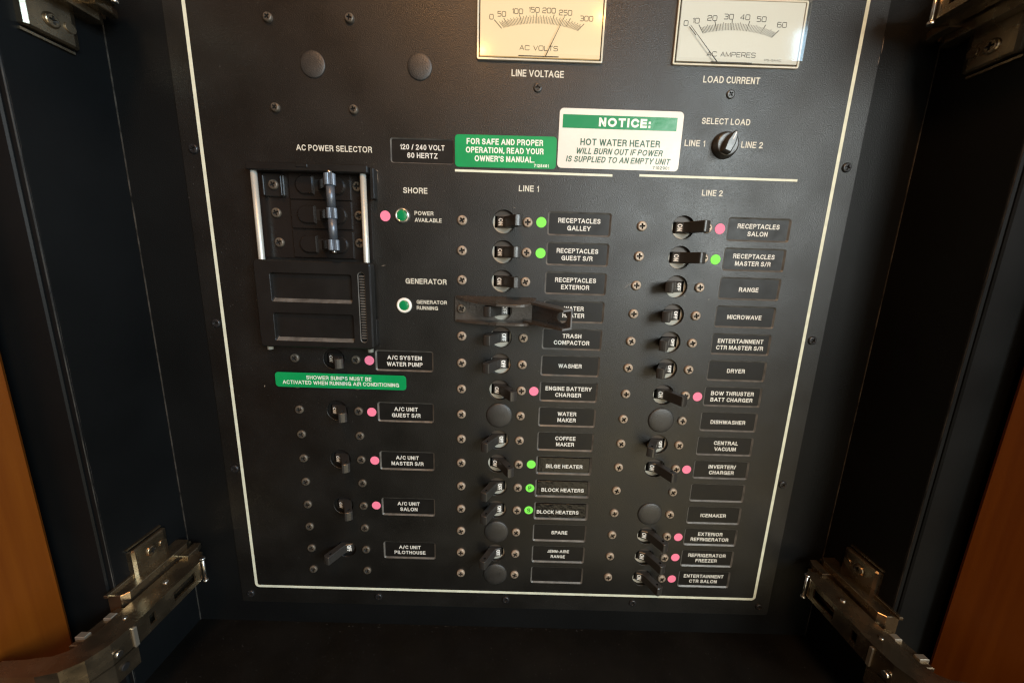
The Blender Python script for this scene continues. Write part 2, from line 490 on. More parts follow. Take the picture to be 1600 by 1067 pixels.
# squarish stroke lettering of the two meters
def arc_pts(cx, cy, rx, ry, a0, a1, n=4):
    return [(cx + rx * math.cos(math.radians(a0 + (a1 - a0) * k / n)), cy + ry * math.sin(math.radians(a0 + (a1 - a0) * k / n))) for k in range(n + 1)]
def _box(x0, x1, y0, y1, r=0.22):
    return arc_pts(x1 - r, y1 - r, r, r, 90, 0) + arc_pts(x1 - r, y0 + r, r, r, 0, -90) + arc_pts(x0 + r, y0 + r, r, r, -90, -180) + arc_pts(x0 + r, y1 - r, r, r, 180, 90) + [(x1 - r, y1)]
GL = {
    '0': [_box(0, .95, 0, 1)], 'O': [_box(0, 1.05, 0, 1)],
    '1': [[(.1, .8), (.35, 1), (.35, 0)]],
    '2': [[(0, .72), (0, .85), (.15, 1), (.75, 1), (.9, .85), (.9, .62), (.75, .52), (.15, .46), (0, .36), (0, 0), (.9, 0)]],
    '3': [[(0, 1), (.75, 1), (.9, .87), (.9, .63), (.77, .52), (.25, .52)], [(.77, .52), (.9, .4), (.9, .13), (.75, 0), (0, 0)]],
    '4': [[(.72, 0), (.72, 1), (0, .28), (.95, .28)]],
    '5': [[(.88, 1), (.06, 1), (.06, .58), (.75, .58), (.9, .45), (.9, .13), (.75, 0), (.02, 0)]],
    '6': [[(.85, 1), (.15, 1), (0, .85), (0, .13), (.15, 0), (.75, 0), (.9, .13), (.9, .42), (.75, .55), (0, .55)]],
    'A': [[(0, 0), (.5, 1), (1, 0)], [(.2, .32), (.8, .32)]],
    'C': [[(1, .8), (1, .88), (.85, 1), (.18, 1), (0, .85), (0, .15), (.18, 0), (.85, 0), (1, .12), (1, .2)]],
    'V': [[(0, 1), (.5, 0), (1, 1)]],
    'L': [[(0, 1), (0, 0), (.8, 0)]],
    'T': [[(0, 1), (.9, 1)], [(.45, 1), (.45, 0)]],
    'S': [[(.9, .8), (.9, .87), (.77, 1), (.13, 1), (0, .87), (0, .65), (.13, .53), (.77, .5), (.92, .37), (.92, .13), (.77, 0), (.13, 0), (0, .13), (0, .2)]],
    'M': [[(0, 0), (0, 1), (.55, .1), (1.1, 1), (1.1, 0)]],
    'P': [[(0, 0), (0, 1), (.77, 1), (.92, .87), (.92, .55), (.77, .42), (0, .42)]],
    'E': [[(.88, 1), (0, 1), (0, 0), (.88, 0)], [(0, .52), (.8, .52)]],
    'R': [[(0, 0), (0, 1), (.77, 1), (.92, .87), (.92, .58), (.77, .45), (0, .45)], [(.55, .45), (.95, 0)]],
    'F': [[(.85, 1), (0, 1), (0, 0)], [(0, .5), (.75, .5)]],
    '+': [[(.15, .4), (.65, .4)]], ' ': [],
}
def ribbon(mb, pts, w, m, h):
    n = len(pts)
    L, Rr = [], []
    for k in range(n):
        a = Vector(pts[max(0, k - 1)]); b = Vector(pts[min(n - 1, k + 1)])
        q = Vector(pts[k])
        if 0 < k < n - 1:
            d1 = (q - a).normalized(); d2 = (b - q).normalized()
            n1 = Vector((-d1.y, d1.x)); n2 = Vector((-d2.y, d2.x))
            nb = (n1 + n2)
            if nb.length < 1e-4:
                nb = n1
            nb.normalize()
            off = nb * (w / 2 / max(0.5, nb.dot(n1)))
        else:
            d = (b - a).normalized()
            off = Vector((-d.y, d.x)) * w / 2
        L.append(q + off); Rr.append(q - off)
    for k in range(n - 1):
        mb.face([(L[k].x, L[k].y, h), (Rr[k].x, Rr[k].y, h), (Rr[k + 1].x, Rr[k + 1].y, h), (L[k + 1].x, L[k + 1].y, h)], m)
def stroke_text(mb, s, cx, cy, cap, m, h, w=0.22, xs=1.0, gap=0.28):
    adv = []
    x = 0
    for c in s:
        g = GL[c]
        wd = max((p[0] for st in g for p in st), default=0.45)
        adv.append(x)
        x += wd + gap
    tot = (x - gap) * cap * xs
    hh = h
    for c, a in zip(s, adv):
        for st in GL[c]:
            hh += 0.002
            ribbon(mb, [(cx - tot / 2 + (a + px) * cap * xs, cy - cap / 2 + py * cap) for px, py in st], w, m, hh)

# ------------------------------------------------------------------ shared meshes
P = 19.05
def screw_mesh(r, dome, m, name='screw', cross=True):
    mb = MB()
    n = 24
    rt = r * 0.72
    if cross:
        a, L = r * 0.17, r * 0.56
        pl = [(a, a), (a, L), (-a, L), (-a, a), (-L, a), (-L, -a), (-a, -a), (-a, -L), (a, -L), (a, -a), (L, -a), (L, a)]
    else:
        a, L = r * 0.13, r * 0.95 * 0.72
        pl = [(L, a), (-L, a), (-L, -a), (L, -a)]
    o = mb.fill([circ(0, 0, rt, n), pl], dome, m)
    rg = mb.skirt(o[0], [(x, y, dome * 0.86) for x, y in circ(0, 0, r * 0.86, n)], m, True)
    rg = mb.skirt(rg, [(x, y, dome * 0.55) for x, y in circ(0, 0, r * 0.97, n)], m, True)
    mb.skirt(rg, [(x, y, -0.3) for x, y in circ(0, 0, r, n)], m, True)
    bt = mb.skirt(o[1], [(x * 0.55, y * 0.55, dome - r * 0.42) for x, y in pl], M_RECESS)
    f = mb.bm.faces.new(bt)
    f.material_index = mb.mi(M_RECESS)
    return mb.mesh(name, recalc=True)
ME_SCREW = screw_mesh(3.25, 1.5, M_SCREW)
ME_SCREWD = screw_mesh(3.15, 1.4, M_SCREWD)
ME_SCREWS = screw_mesh(2.75, 1.5, M_SCREW)
ME_SCREWT = screw_mesh(2.75, 1.7, M_SCREWD)
ME_SCREWB = screw_mesh(3.0, 1.2, M_SCREWB)
ME_ADJ = screw_mesh(2.6, 0.9, M_LEVER, 'adjustment_screw')

def plug_mesh(r, h):
    mb = MB()
    mb.lathe([(r, -0.2), (r, h * 0.28), (r * 0.975, h * 0.42), (r * 0.90, h * 0.6), (r * 0.7, h * 0.82), (r * 0.4, h * 0.96), (r * 0.12, h)], M_PLUG, n=40)
    return mb.mesh('hole_plug')
ME_PLUG = plug_mesh(9.25, 1.9)
ME_PLUGS = plug_mesh(7.4, 1.2)

TILT = math.radians(27)
def rot2(p, a):          # a > 0 leans to +x; pivot (0,-6)
    x, y = p
    return (x * math.cos(a) + y * math.sin(a), -x * math.sin(a) + y * math.cos(a) - 6.0)
def toggle_mesh(sign):
    mb = MB()
    a = TILT * sign
    tip = []
    for k in range(7):
        t = math.radians(180 - 180 * k / 6)
        tip.append((2.65 * math.cos(t), 20.5 + 0.9 * math.sin(t)))
    out = [(-5.5, -1.0), (-5.89, 2.48), (-2.89, 5.7), (-2.65, 8.0)] + tip + [(2.65, 8.0), (2.89, 5.7), (5.89, 2.48), (5.5, -1.0)]
    hole = [(0.2 + 0.95 * math.cos(2 * PI * k / 12), 17.5 + 0.95 * math.sin(2 * PI * k / 12)) for k in range(12)]
    out = [rot2(p, a) for p in out]
    hole = [rot2(p, a) for p in hole]
    hw = 3.45
    bv = 0.35
    ins = inset(out, bv)
    # sides with a real cross hole, built flat and then stood up along Y
    i = mb.mi(M_LEVER)
    sides = {}
    for sgn in (1, -1):
        f = mb.fill([ins, hole], sgn * hw, M_LEVER)
        f2 = mb.skirt(f[0], [(x, y, sgn * (hw - bv)) for x, y in out], M_LEVER)
        sides[sgn] = (f2, f[1])
    n = len(out)
    for k in range(n):
        q = mb.bm.faces.new((sides[1][0][k], sides[1][0][(k + 1) % n], sides[-1][0][(k + 1) % n], sides[-1][0][k]))
        q.material_index = i
    dk = mb.mi(M_DARK)
    n = len(hole)
    for k in range(n):
        q = mb.bm.faces.new((sides[1][1][k], sides[1][1][(k + 1) % n], sides[-1][1][(k + 1) % n], sides[-1][1][k]))
        q.material_index = dk
    for v in mb.bm.verts:      # (x, h, y) -> (x, y, h)
        x, hh, yy = v.co
        v.co = (x, -yy, hh)
    return mb.mesh('toggle')
ME_ON = toggle_mesh(1)
ME_OFF = toggle_mesh(-1)

def body_mesh(M_FRAME, M_FRAMEB):
    mb = MB()
    D = -2.5
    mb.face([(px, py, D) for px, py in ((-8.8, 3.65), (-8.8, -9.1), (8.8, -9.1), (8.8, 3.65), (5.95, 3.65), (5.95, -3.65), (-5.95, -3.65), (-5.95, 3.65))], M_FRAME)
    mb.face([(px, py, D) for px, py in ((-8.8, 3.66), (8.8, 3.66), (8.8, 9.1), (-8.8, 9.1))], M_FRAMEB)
    sl = rrect(0, 0, 11.9, 7.3)
    mb.loops([[(px, py, D) for px, py in sl], [(px, py, -9.0) for px, py in sl]], M_DARK, cap0=False)
    bd = rrect(0, 0, 17.6, 18.2)
    mb.loops([[(px, py, D) for px, py in bd], [(px, py, -30.0) for px, py in bd]], M_BKR, cap0=False)
    return mb.mesh('breaker', recalc=False)
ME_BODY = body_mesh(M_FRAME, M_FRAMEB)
ME_BODYD = body_mesh(M_PLATE, M_BKR)
def mark_mesh(s):
    mb = MB()
    sans(mb, s, 0, 0, 3.1, 4.4 if s == 'ON' else 5.2, M_MARK, 0.0, 0.21, gap=0.1)
    return mb.mesh('position_mark', recalc=False)
ME_MON, ME_MOFF = mark_mesh('ON'), mark_mesh('OFF')

# ------------------------------------------------------------------ what stands in each row
# (row, state, words, dot)   state: on / off / plug / none
C1 = [('on', ['RECEPTACLES', 'GALLEY'], 'g'), ('on', ['RECEPTACLES', 'GUEST S/R'], 'g'), ('on', ['RECEPTACLES', 'EXTERIOR'], None),
      ('off', ['WATER', 'HEATER'], None), ('off', ['TRASH', 'COMPACTOR'], None), ('off', ['WASHER'], None),
      ('on', ['ENGINE BATTERY', 'CHARGER'], 'p'), ('plug', ['WATER', 'MAKER'], None), ('off', ['COFFEE', 'MAKER'], None),
      ('on', ['BILGE HEATER'], 'g'), ('off', ['BLOCK HEATERS'], 'gP'), ('off', ['BLOCK HEATERS'], 'gS'), ('plug', ['SPARE'], None),
      ('off', ['JENN-AIRE', 'RANGE'], None), ('plug', [], None)]
C2 = [('on', ['RECEPTACLES', 'SALON'], 'p'), ('on', ['RECEPTACLES', 'MASTER S/R'], 'g'), ('off', ['RANGE'], None), ('off', ['MICROWAVE'], None),
      ('off', ['ENTERTAINMENT', 'CTR MASTER S/R'], None), ('off', ['DRYER'], None), ('on', ['BOW THRUSTER', 'BATT CHARGER'], 'p'),
      ('plug', ['DISHWASHER'], None), ('off', ['CENTRAL', 'VACUUM'], None), ('on', ['INVERTER/', 'CHARGER'], 'p'), ('none', [], None),
      ('plug', ['ICEMAKER'], None), ('on', ['EXTERIOR', 'REFRIGERATOR'], 'p'), ('on', ['REFRIGERATOR', 'FREEZER'], 'p'),
      ('on', ['ENTERTAINMENT', 'CTR SALON'], 'p')]
AC = {5: ('on', ['A/C SYSTEM', 'WATER PUMP'], 'p'), 7: ('on', ['A/C UNIT', 'GUEST S/R'], 'p'), 9: ('on', ['A/C UNIT', 'MASTER S/R'], 'p'),
      11: ('on', ['A/C UNIT', 'SALON'], 'p'), 13: ('off', ['A/C UNIT', 'PILOTHOUSE'], None)}
rows = []           # (x of left screw, row index, state, words, dot, plate centre, plate width)
for k, (s, w, d) in enumerate(C1):
    rows.append((0.0, k, s, w, d, 76.0, 39.0))
for k, (s, w, d) in enumerate(C2):
    rows.append((116.58, k, s, w, d, 192.9, 38.6))
for k in range(5, 15):
    s, w, d = AC.get(k, ('none', None, None))
    rows.append((-116.22, k, s, w, d, -40.0, 38.2))

# ------------------------------------------------------------------ the board
panel = root('electrical_panel', 'black AC distribution panel of toggle breakers at the back of a cabinet', 'electrical panel')
mb = MB()
holes = []
kinds = []
for x, k, s, w, d, px, pw in rows:
    y = -P * k
    if s in ('on', 'off'):
        holes.append(circ(x + 27.0, y, 7.55, 36)); kinds.append(('c', None))
    if w is not None:
        holes.append(rrect(px, y, pw + 2.3, 15.0, 1.8)); kinds.append(('p', rrect(px, y, pw - 0.5, 12.3, 0.6)))
PLX = (-44.6, -6.0)
holes.append(rrect(-25.3, 40.7, 39.6, 14.6, 1.6)); kinds.append(('p', rrect(-25.3, 40.7, 37.8, 12.9, 0.8)))
lp = mb.fill([rrect(36.6, -74.0, 424.0, 450.0, 2.0)] + holes, 0.0, M_PANEL)
for ring, (kd, inn), src in zip(lp[1:], kinds, holes):
    if kd == 'c':
        r1 = mb.skirt(ring, [(x, y, -0.25) for x, y in inset(src, 0.25)], M_PANEL, True)
        mb.skirt(r1, [(x, y, -2.4) for x, y in inset(src, 0.25)], M_PANEL, True)
    else:
        mb.skirt(ring, [(x, y, -1.15) for x, y in inn], M_BEVEL)
rg = mb.skirt(lp[0], [(x, y, -0.9) for x, y in rrect(36.6, -74.0, 424.0, 450.0, 2.0)], M_PANEL)
faceplate = obj('faceplate', mb.mesh('faceplate', recalc=False), panel)

# border line (its loop runs on above the picture)
def frame_ring(x0, x1, y0, y1, w, r, h, m, name):
    mb = MB()
    o = rrect((x0 + x1) / 2, (y0 + y1) / 2, x1 - x0, y1 - y0, r, 6)
    i = inset(o, w)
    n = len(o)
    for k in range(n):
        a, b, c, d = o[k], o[(k + 1) % n], i[(k + 1) % n], i[k]
        mb.face([(*a, h), (*b, h), (*c, h), (*d, h)], m)
    return mb.mesh(name)
obj('border_line', frame_ring(-164.0, 236.7, -285.1, 137.0, 2.1, 3.2, 0.06, M_LINE, 'border_line'), panel)
for x0, x1, y in ((-4.7, 94.9, 30.1), (111.9, 212.3, 30.7)):
    mb = MB()
    mb.face([(x0, y - .7, .06), (x1, y - .7, .06), (x1, y + .7, .06), (x0, y + .7, .06)], M_LINE)
    obj('heading_line', mb, panel)

# printed headings
T = lambda *l, **kw: letters(list(l), panel, **kw)
T(('AC POWER SELECTOR', -80.2, 40.5, 3.5, 47.2))
T(('LINE VOLTAGE', 45.1, 85.9, 3.7, 31.5))
T(('LOAD CURRENT', 162.2, 86.0, 3.7, 34.2))
T(('SELECT LOAD', 162.2, 63.2, 3.5, 29.8))
T(('LINE 1', 144.6, 50.4, 3.6, 12.8))
T(('LINE 2', 180.3, 50.5, 3.6, 13.5))
T(('LINE 1', 42.4, 20.7, 3.6, 12.8))
T(('LINE 2', 159.5, 21.6, 3.6, 13.2))
T(('SHORE', -30.0, 17.3, 3.5, 15.5))
T(('GENERATOR', -24.0, -39.8, 3.5, 27.4))
T(('POWER', -24.7, 3.6, 2.5, 12.2), ('AVAILABLE', -22.0, -0.6, 2.5, 17.4))
T(('GENERATOR', -20.4, -53.6, 2.5, 20.4), ('RUNNING', -23.4, -57.6, 2.5, 14.4))

# ------------------------------------------------------------------ breakers, plugs, screws, nameplates
def nice(w):
    return ' '.join(w).replace('S/R', 'S/R')
def screw(parent, x, y, me=None, h=0.0):
    o = obj('screw', me or ME_SCREW, parent, (x, y, h), (random.uniform(-.04, .04), random.uniform(-.04, .04), random.uniform(0, PI / 2)))
    return o
seen = {}
for x, k, s, w, d, px, pw in rows:
    y = -P * k
    left = x < -50
    sm = ME_SCREWD if left else ME_SCREW
    if s in ('on', 'off'):
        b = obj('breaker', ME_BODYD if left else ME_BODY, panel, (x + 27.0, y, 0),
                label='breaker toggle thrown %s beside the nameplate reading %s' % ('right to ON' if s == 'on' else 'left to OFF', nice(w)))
        tg = obj('toggle', ME_ON if s == 'on' else ME_OFF, b, (random.uniform(-.15, .15), random.uniform(-.15, .15), 0), (0, random.uniform(-.03, .03), 0))
        sg = -1 if s == 'on' else 1
        ang = math.radians(20) * sg
        obj('position_mark', ME_MON if s == 'on' else ME_MOFF, tg, (6.06 * math.sin(ang), 0.0, -6.0 + 6.06 * math.cos(ang)), Matrix(((0, 1, 0), (-1, 0, 0), (0, 0, 1))).to_euler() if False else (0, 0, 0))
        mk = tg.children[0]
        mk.rotation_euler = (Matrix.Rotation(ang, 3, 'Y') @ Matrix.Rotation(-PI / 2, 3, 'Z')).to_euler()
        if not (x == 0.0 and k == 3):
            screw(b, -27.0, 0, sm)
            screw(b, 15.4, 0, sm)
    else:
        if s == 'plug':
            obj('hole_plug', ME_PLUG, panel, (x + 27.2, y, 0))
        screw(panel, x, y, sm)
        screw(panel, x + 42.4, y, sm)
    if w is not None:
        tape = w in (['BILGE HEATER'], ['BLOCK HEATERS'])
        mb = MB()
        hh = -0.15 if tape else -0.85
        if tape:
            mb.box(px - pw / 2 + 0.7, px + pw / 2 - 0.7, y - 5.9, y + 5.9, -1.2, hh, M_TAPE, 0.5, 0.15)
        else:
            mb.box(px - pw / 2 - 0.2, px + pw / 2 + 0.2, y - 6.6, y + 6.6, -2.0, hh, M_PLATE, 0.8)
        for vv in mb.bm.verts:
            vv.co.x -= px; vv.co.y -= y
        np = obj('nameplate', mb, panel, (px, y, 0), label=('black nameplate reading ' + nice(w)) if w else 'blank black nameplate')
        if w:
            cap = 3.0
            if w[0] == 'JENN-AIRE':
                cap = 2.55
            dx = 0.0
            dy = -0.2
            if w == ['BLOCK HEATERS']:
                dx, dy = (0.3, -1.3) if k == 10 else (-2.4, -1.0)
            if w == ['BILGE HEATER']:
                dx, dy = 0.3, -0.8
            if w == ['ICEMAKER'] or w == ['DISHWASHER'] or w == ['RANGE']:
                dy = -0.6
            if w[0] in ('CENTRAL', 'INVERTER/'):
                dx = 1.0
            n = len(w)
            lines = [(t, dx, dy + (n - 1) * 2.35 - q * 4.7, cap, None, 0.985) for q, t in enumerate(w)]
            letters(lines, np, M_INK2, hh + 0.06, 0.18)

# plate reading 120 / 240 VOLT
mb = MB()
mb.box(-19.2, 19.2, -6.8, 6.8, -2.0, -0.85, M_PLATE, 0.8)
np = obj('nameplate', mb, panel, (-25.3, 40.7, 0), label='black nameplate reading 120 / 240 VOLT 60 HERTZ')
letters([('120 / 240 VOLT', 0, 2.4, 3.1, 28.0), ('60 HERTZ', 0, -2.4, 3.1, 19.0)], np, M_INK2, -0.79)

# screws of the board itself
for x, y in ((-168, 37.6), (-168, -72.4), (-168.2, -181.7), (-168.3, -291.4), (-65.9, -291.2), (36.2, -290.8), (138.4, -290.6), (240.6, -290.9),
             (240.5, -181.8), (241.5, -71.8), (241.7, 39.2)):
    screw(panel, x, y, ME_SCREWB)
for x, y in ((-114.3, 110.2), (-66.4, 111.2), (-114.4, 62.5), (-66.6, 62.8)):
    screw(panel, x, y, ME_SCREWT)
obj('hole_plug', ME_PLUGS, panel, (-89.9, 86.7, 0))
obj('hole_plug', ME_PLUGS, panel, (-25.9, 87.4, 0))
obj('adjustment_screw', ME_ADJ, panel, (45.4, 78.2, 0))
obj('adjustment_screw', ME_ADJ, panel, (162.6, 78.2, 0), (0, 0, 0.7))

# scratches and chips in the paint
for x, y, L, wd, a in ((110.5, -38.6, 5.2, 0.35, 0.75), (113.0, -37.2, 2.0, 0.5, 0.6), (166.5, -45.8, 1.3, 0.7, 0.4), (249.0, 107.0, 9.0, 0.45, 1.60),
                       (248.5, 99.0, 5.0, 0.35, 1.58), (-54.0, 28.5, 2.4, 0.5, -0.5), (-53.6, 24.0, 7.0, 0.3, 1.6), (150.0, -44.0, 1.0, 0.6, 0.2),
                       (-52.0, -30.2, 3.0, 0.5, 0.2), (-139.5, -116.5, 1.6, 0.8, 1.2), (20.0, -214.5, 2.2, 0.7, 0.3), (33.5, 8.9, 1.5, 0.4, -0.4), (236.0, -240.0, 1.2, 0.6, 0.2)):
    mb = MB()
    c_, s_ = math.cos(a), math.sin(a)
    pts = [(-L / 2, 0), (-L * .15, -wd / 2), (L * .3, -wd * .35), (L / 2, 0), (L * .1, wd * .5), (-L * .3, wd * .3)]
    mb.face([(px * c_ - py * s_, px * s_ + py * c_, 0) for px, py in pts], M_SCRATCH)
    obj('scratch', mb, panel, (x, y, 0.05))

# ------------------------------------------------------------------ indicator lamps
def lamp(x, y, pale):
    mb = MB()
    bz = M_WBEZ if pale else M_CHROME
    ro = 5.1 if pale else 4.7
    mb.lathe([(ro, 0), (ro, 0.9), (ro - .5, 1.6), (3.5, 1.7), (3.3, 1.0)], bz, n=32, cap1=False)
    o = obj('indicator_lamp', mb, panel, (x, y, 0), label=('green pilot lamp in a pale ring beside GENERATOR RUNNING' if pale else 'green pilot lamp in a chrome ring beside POWER AVAILABLE'))
    mb = MB()
    mb.lathe([(3.45, 0.9), (3.3, 1.3), (2.7, 1.55), (1.6, 1.7), (0.5, 1.75)], M_LENS, n=28)
    obj('lens', mb, o)
lamp(-38.6, 1.8, False)
lamp(-38.9, -56.2, True)

# ------------------------------------------------------------------ load selector knob
mb = MB()
mb.lathe([(7.9, 0), (7.9, 0.8), (7.4, 1.3), (7.0, 3.6), (6.3, 4.4), (5.6, 4.2)], M_LEVER, n=40)
kn = obj('selector_knob', mb, panel, (163.1, 49.6, 0), (0, 0, -0.35), label='black rotary knob between LINE 1 and LINE 2')
mb = MB()
out = [(-2.4, -6.0), (2.4, -6.0), (2.9, 0), (1.7, 5.2), (0.6, 6.6), (-0.6, 6.6), (-1.7, 5.2), (-2.9, 0)]
mb.prism(out, 3.6, 8.6, M_LEVER, 0.8)
pt = obj('pointer_ridge', mb, kn)
mb = MB()
mb.box(-0.3, 0.3, 1.4, 5.7, 8.4, 8.7, M_MARK)
obj('pointer_line', mb, pt)

# ------------------------------------------------------------------ meters
def meter(name, x0, x1, y0, y1, lit, label):
    mb = MB()
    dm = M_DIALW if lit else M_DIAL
    mb.box(x0 + 0.6, x1 - 0.6, y0 + 0.6, y1 - 0.6, 0.0, 0.35, M_BKR)
    o = obj(name, mb, panel, label=label)
    mb = MB()
    mb.box(x0 + 1.6, x1 - 1.6, y0 + 1.6, y1 - 1.2, 0.3, 1.6, dm, 0.4)
    d = obj('dial', mb, o)
    # clear cover: hollow, open at the back
    mb = MB()
    H = 6.2
    for t, hh in ((0.0, H),):
        a = rrect((x0 + x1) / 2, (y0 + y1) / 2, x1 - x0, y1 - y0, 0.8, 3)
        b = rrect((x0 + x1) / 2, (y0 + y1) / 2, x1 - x0 - 1.4, y1 - y0 - 1.4, 0.8, 3)
        rings = [[(px, py, 0) for px, py in a], [(px, py, hh - 0.7) for px, py in b], [(px, py, hh) for px, py in inset(b, 0.7)]]
        mb.loops(rings, M_GLASS, cap0=False)
    cv = obj('cover', mb, o)
    # moulded rim round the foot and the front edge of the cover
    mb = MB()
    a = rrect((x0 + x1) / 2, (y0 + y1) / 2, x1 - x0 + 0.3, y1 - y0 + 0.3, 0.9, 3)
    c = inset(a, 0.9)
    n = len(a)
    for q in range(n):
        mb.loops([[(*a[q], 0.02), (*a[(q + 1) % n], 0.02), (*c[(q + 1) % n], 0.02), (*c[q], 0.02)],
                  [(*a[q], 1.3), (*a[(q + 1) % n], 1.3), (*c[(q + 1) % n], 1.3), (*c[q], 1.3)]], M_RIM, cap0=False)
    obj('rim', mb, o)
    return o, d
MH = 1.66
def scale_ticks(mb, cx, vals, ang, inner, m):
    for v in vals:
        a = math.radians(ang(v[0]))
        xi = cx + 22.4 * math.sin(a) / math.sin(math.radians(46))
        yi = 111.2 - 0.0063 * (xi - cx) ** 2
        L = v[1]
        ribbon(mb, [(xi, yi), (xi + L * math.sin(a), yi + L * math.cos(a))], v[2] * 1.5, m, MH)
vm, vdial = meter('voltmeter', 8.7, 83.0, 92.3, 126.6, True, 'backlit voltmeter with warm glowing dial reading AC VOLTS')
mb = MB()
vang = lambda v: -46 if v == 0 else (-36 + (v - 50) * (81.0 / 250.0))
vals = [(0, 6.2, .26)] + [(v, 5.2 if v % 50 == 0 else (4.2 if v % 10 == 0 else 3.4), .24 if v % 50 == 0 else .17) for v in range(30, 301, 5)]
scale_ticks(mb, 45.3, vals, vang, None, M_MINK)
for s, x, y in (('0', 16.8, 113.8), ('50', 22.7, 115.4), ('100', 31.8, 117.0), ('150', 41.4, 118.0), ('200', 50.2, 117.9), ('250', 59.8, 117.1), ('300', 72.2, 114.5)):
    stroke_text(mb, s, x, y, 2.45, M_MINK, MH, 0.32, 0.9)
stroke_text(mb, 'AC VOLTS', 45.0, 98.6, 2.35, M_MINK, MH, 0.30, 1.05)
mb.box(33.1, 57.0, 94.1, 94.6, MH - 0.1, MH + 0.03, M_MINK)
obj('dial_print', mb, vm)
mb = MB()
mb.tube((49.1, 93.8, 3.2), (59.6, 115.2, 3.2), 0.24, M_NEEDLE, 8, 0.12)
obj('needle', mb, vm)
for lx, ly in ((80.6, 116.0), (11.6, 96.5)):      # the little lamps inside the top of the backlit meter
    ld = bpy.data.lights.new('meter_lamp', 'POINT')
    ld.energy = 0.0035
    ld.shadow_soft_size = 0.0025
    ld.color = (1.0, 0.46, 0.12)
    lo = bpy.data.objects.new('meter_lamp', ld)
    COL.objects.link(lo)
    lo.location = W(lx, ly, 3.6)
am, adial = meter('ammeter', 125.3, 200.2, 92.9, 127.4, False, 'ammeter with grey white dial reading AC AMPERES')
mb = MB()
aang = lambda v: -46 if v == 0 else (-36 + (v - 10) * (81.0 / 50.0))
vals = [(0, 6.2, .26)] + [(v / 10, 5.4 if v % 100 == 0 else (4.2 if v % 50 == 0 else 3.6), .26 if v % 100 == 0 else .17) for v in range(100, 601, 10)]
vals += [(v, 5.4, .26) for v in (20, 30, 40, 50, 60)]
scale_ticks(mb, 159.4, vals, aang, None, M_MINK)
for s, x, y in (('0', 130.4, 114.0), ('10', 136.0, 115.4), ('20', 145.4, 117.0), ('30', 154.9, 118.0), ('40', 164.4, 118.0), ('50', 174.1, 117.3), ('60', 186.5, 114.8)):
    stroke_text(mb, s, x, y, 2.5, M_MINK, MH, 0.33, 1.0)
stroke_text(mb, 'AC AMPERES', 159.1, 98.7, 2.35, M_MINK, MH, 0.30, 1.05)
stroke_text(mb, 'P5+5AAC', 184.2, 96.4, 0.95, M_MINK, MH, 0.14, 1.3)
mb.box(147.5, 172.0, 94.3, 94.8, MH - 0.1, MH + 0.03, M_MINK)
obj('dial_print', mb, am)
mb = MB()
mb.tube((150.7, 93.8, 3.2), (132.6, 112.3, 3.2), 0.24, M_NEEDLE, 8, 0.12)
obj('needle', mb, am)

# ------------------------------------------------------------------ slide interlock of the power selector
mb = MB()
mb.box(-131.0, -58.5, -27.0, 26.0, 0.0, 0.8, M_BKR, 0.8)
sel = obj('power_selector', mb, panel, label='slide interlock over three linked shore and generator breakers')
for yc in (18.2, 0.4, -18.0):
    mb = MB()
    mb.box(-109.5, -70.4, yc - 8.7, yc + 8.7, 0.8, 2.0, M_BKR, 0.6, 0.4)
    # raised rounded guards either side of the toggle
    def guard(cx, sgn):
        pts = [(cx, yc + 5.4)] + [(cx + sgn * (5.6 + 5.6 * math.sin(math.radians(t))), yc + 5.6 * math.cos(math.radians(t))) for t in range(0, 181, 20)] + [(cx, yc - 5.4)]
        if sgn > 0:
            pts = pts[::-1]
        mb.prism(pts, 2.0, 3.6, M_BKR, 0.7)
    guard(-93.6, -1)
    guard(-84.8, 1)
    mb.box(-93.0, -86.0, yc - 3.4, yc + 3.4, 1.9, 2.1, M_DARK)
    br = obj('breaker_pole', mb, sel)
    mb = MB()
    mb.prism([(-91.5, 1.5), (-86.0, 1.5), (-79.4, 11.6), (-78.6, 13.2), (-80.4, 13.6), (-82.4, 12.6)], yc - 2.7, yc + 2.7, M_BKR, 0.3, ax='y')
    obj('toggle', mb, br)
mb = MB()
for y0, y1, r in ((22.6, 16.0, 3.3), (16.0, 3.1, 2.45), (3.1, -3.0, 3.0), (-3.0, -15.5, 2.45), (-15.5, -21.8, 3.2)):
    if r > 2.6:      # knurled collars
        n = 44
        out = [((r if q % 2 else r - 0.28) * math.cos(2 * PI * q / n) - 77.2, (r if q % 2 else r - 0.28) * math.sin(2 * PI * q / n) + 15.0) for q in range(n)]
        mb.prism(out, y0, y1, M_BAR, 0.25, ax='y')
    else:
        mb.tube((-77.2, y0, 15), (-77.2, y1, 15), r, M_BAR, 24)
mb.tube((-77.2, 24.4, 15), (-77.2, 22.6, 15), 1.3, M_STEEL, 16)
mb.tube((-77.2, -21.8, 15), (-77.2, -23.4, 15), 1.3, M_STEEL, 16)
obj('link_bar', mb, sel)
for x0, x1 in ((-128.1, -128.7), (-60.7, -60.9)):
    mb = MB()
    mb.tube((x0, 27.0, 6.0), (x1, -88.0, 6.0), 1.85, M_RAIL, 20)
    obj('guide_rail', mb, sel)
mb = MB()
mb.box(-131.0, -56.8, 24.8, 29.6, 0.0, 9.2, M_COVER, 1.0, 0.6)
mb.box(-56.7, -54.2, 10.5, 29.0, 0.0, 6.0, M_COVER, 0.8, 0.5)
mb.box(-100.0, -93.0, 27.0, 29.0, 9.0, 9.6, M_COVER, 0.3, 0.2)
obj('top_bracket', mb, sel)
mb = MB()
mb.box(-60.0, -56.6, -83.5, -65.8, 0.0, 5.0, M_COVER, 0.7, 0.5)
obj('end_bracket', mb, sel)
mb = MB()
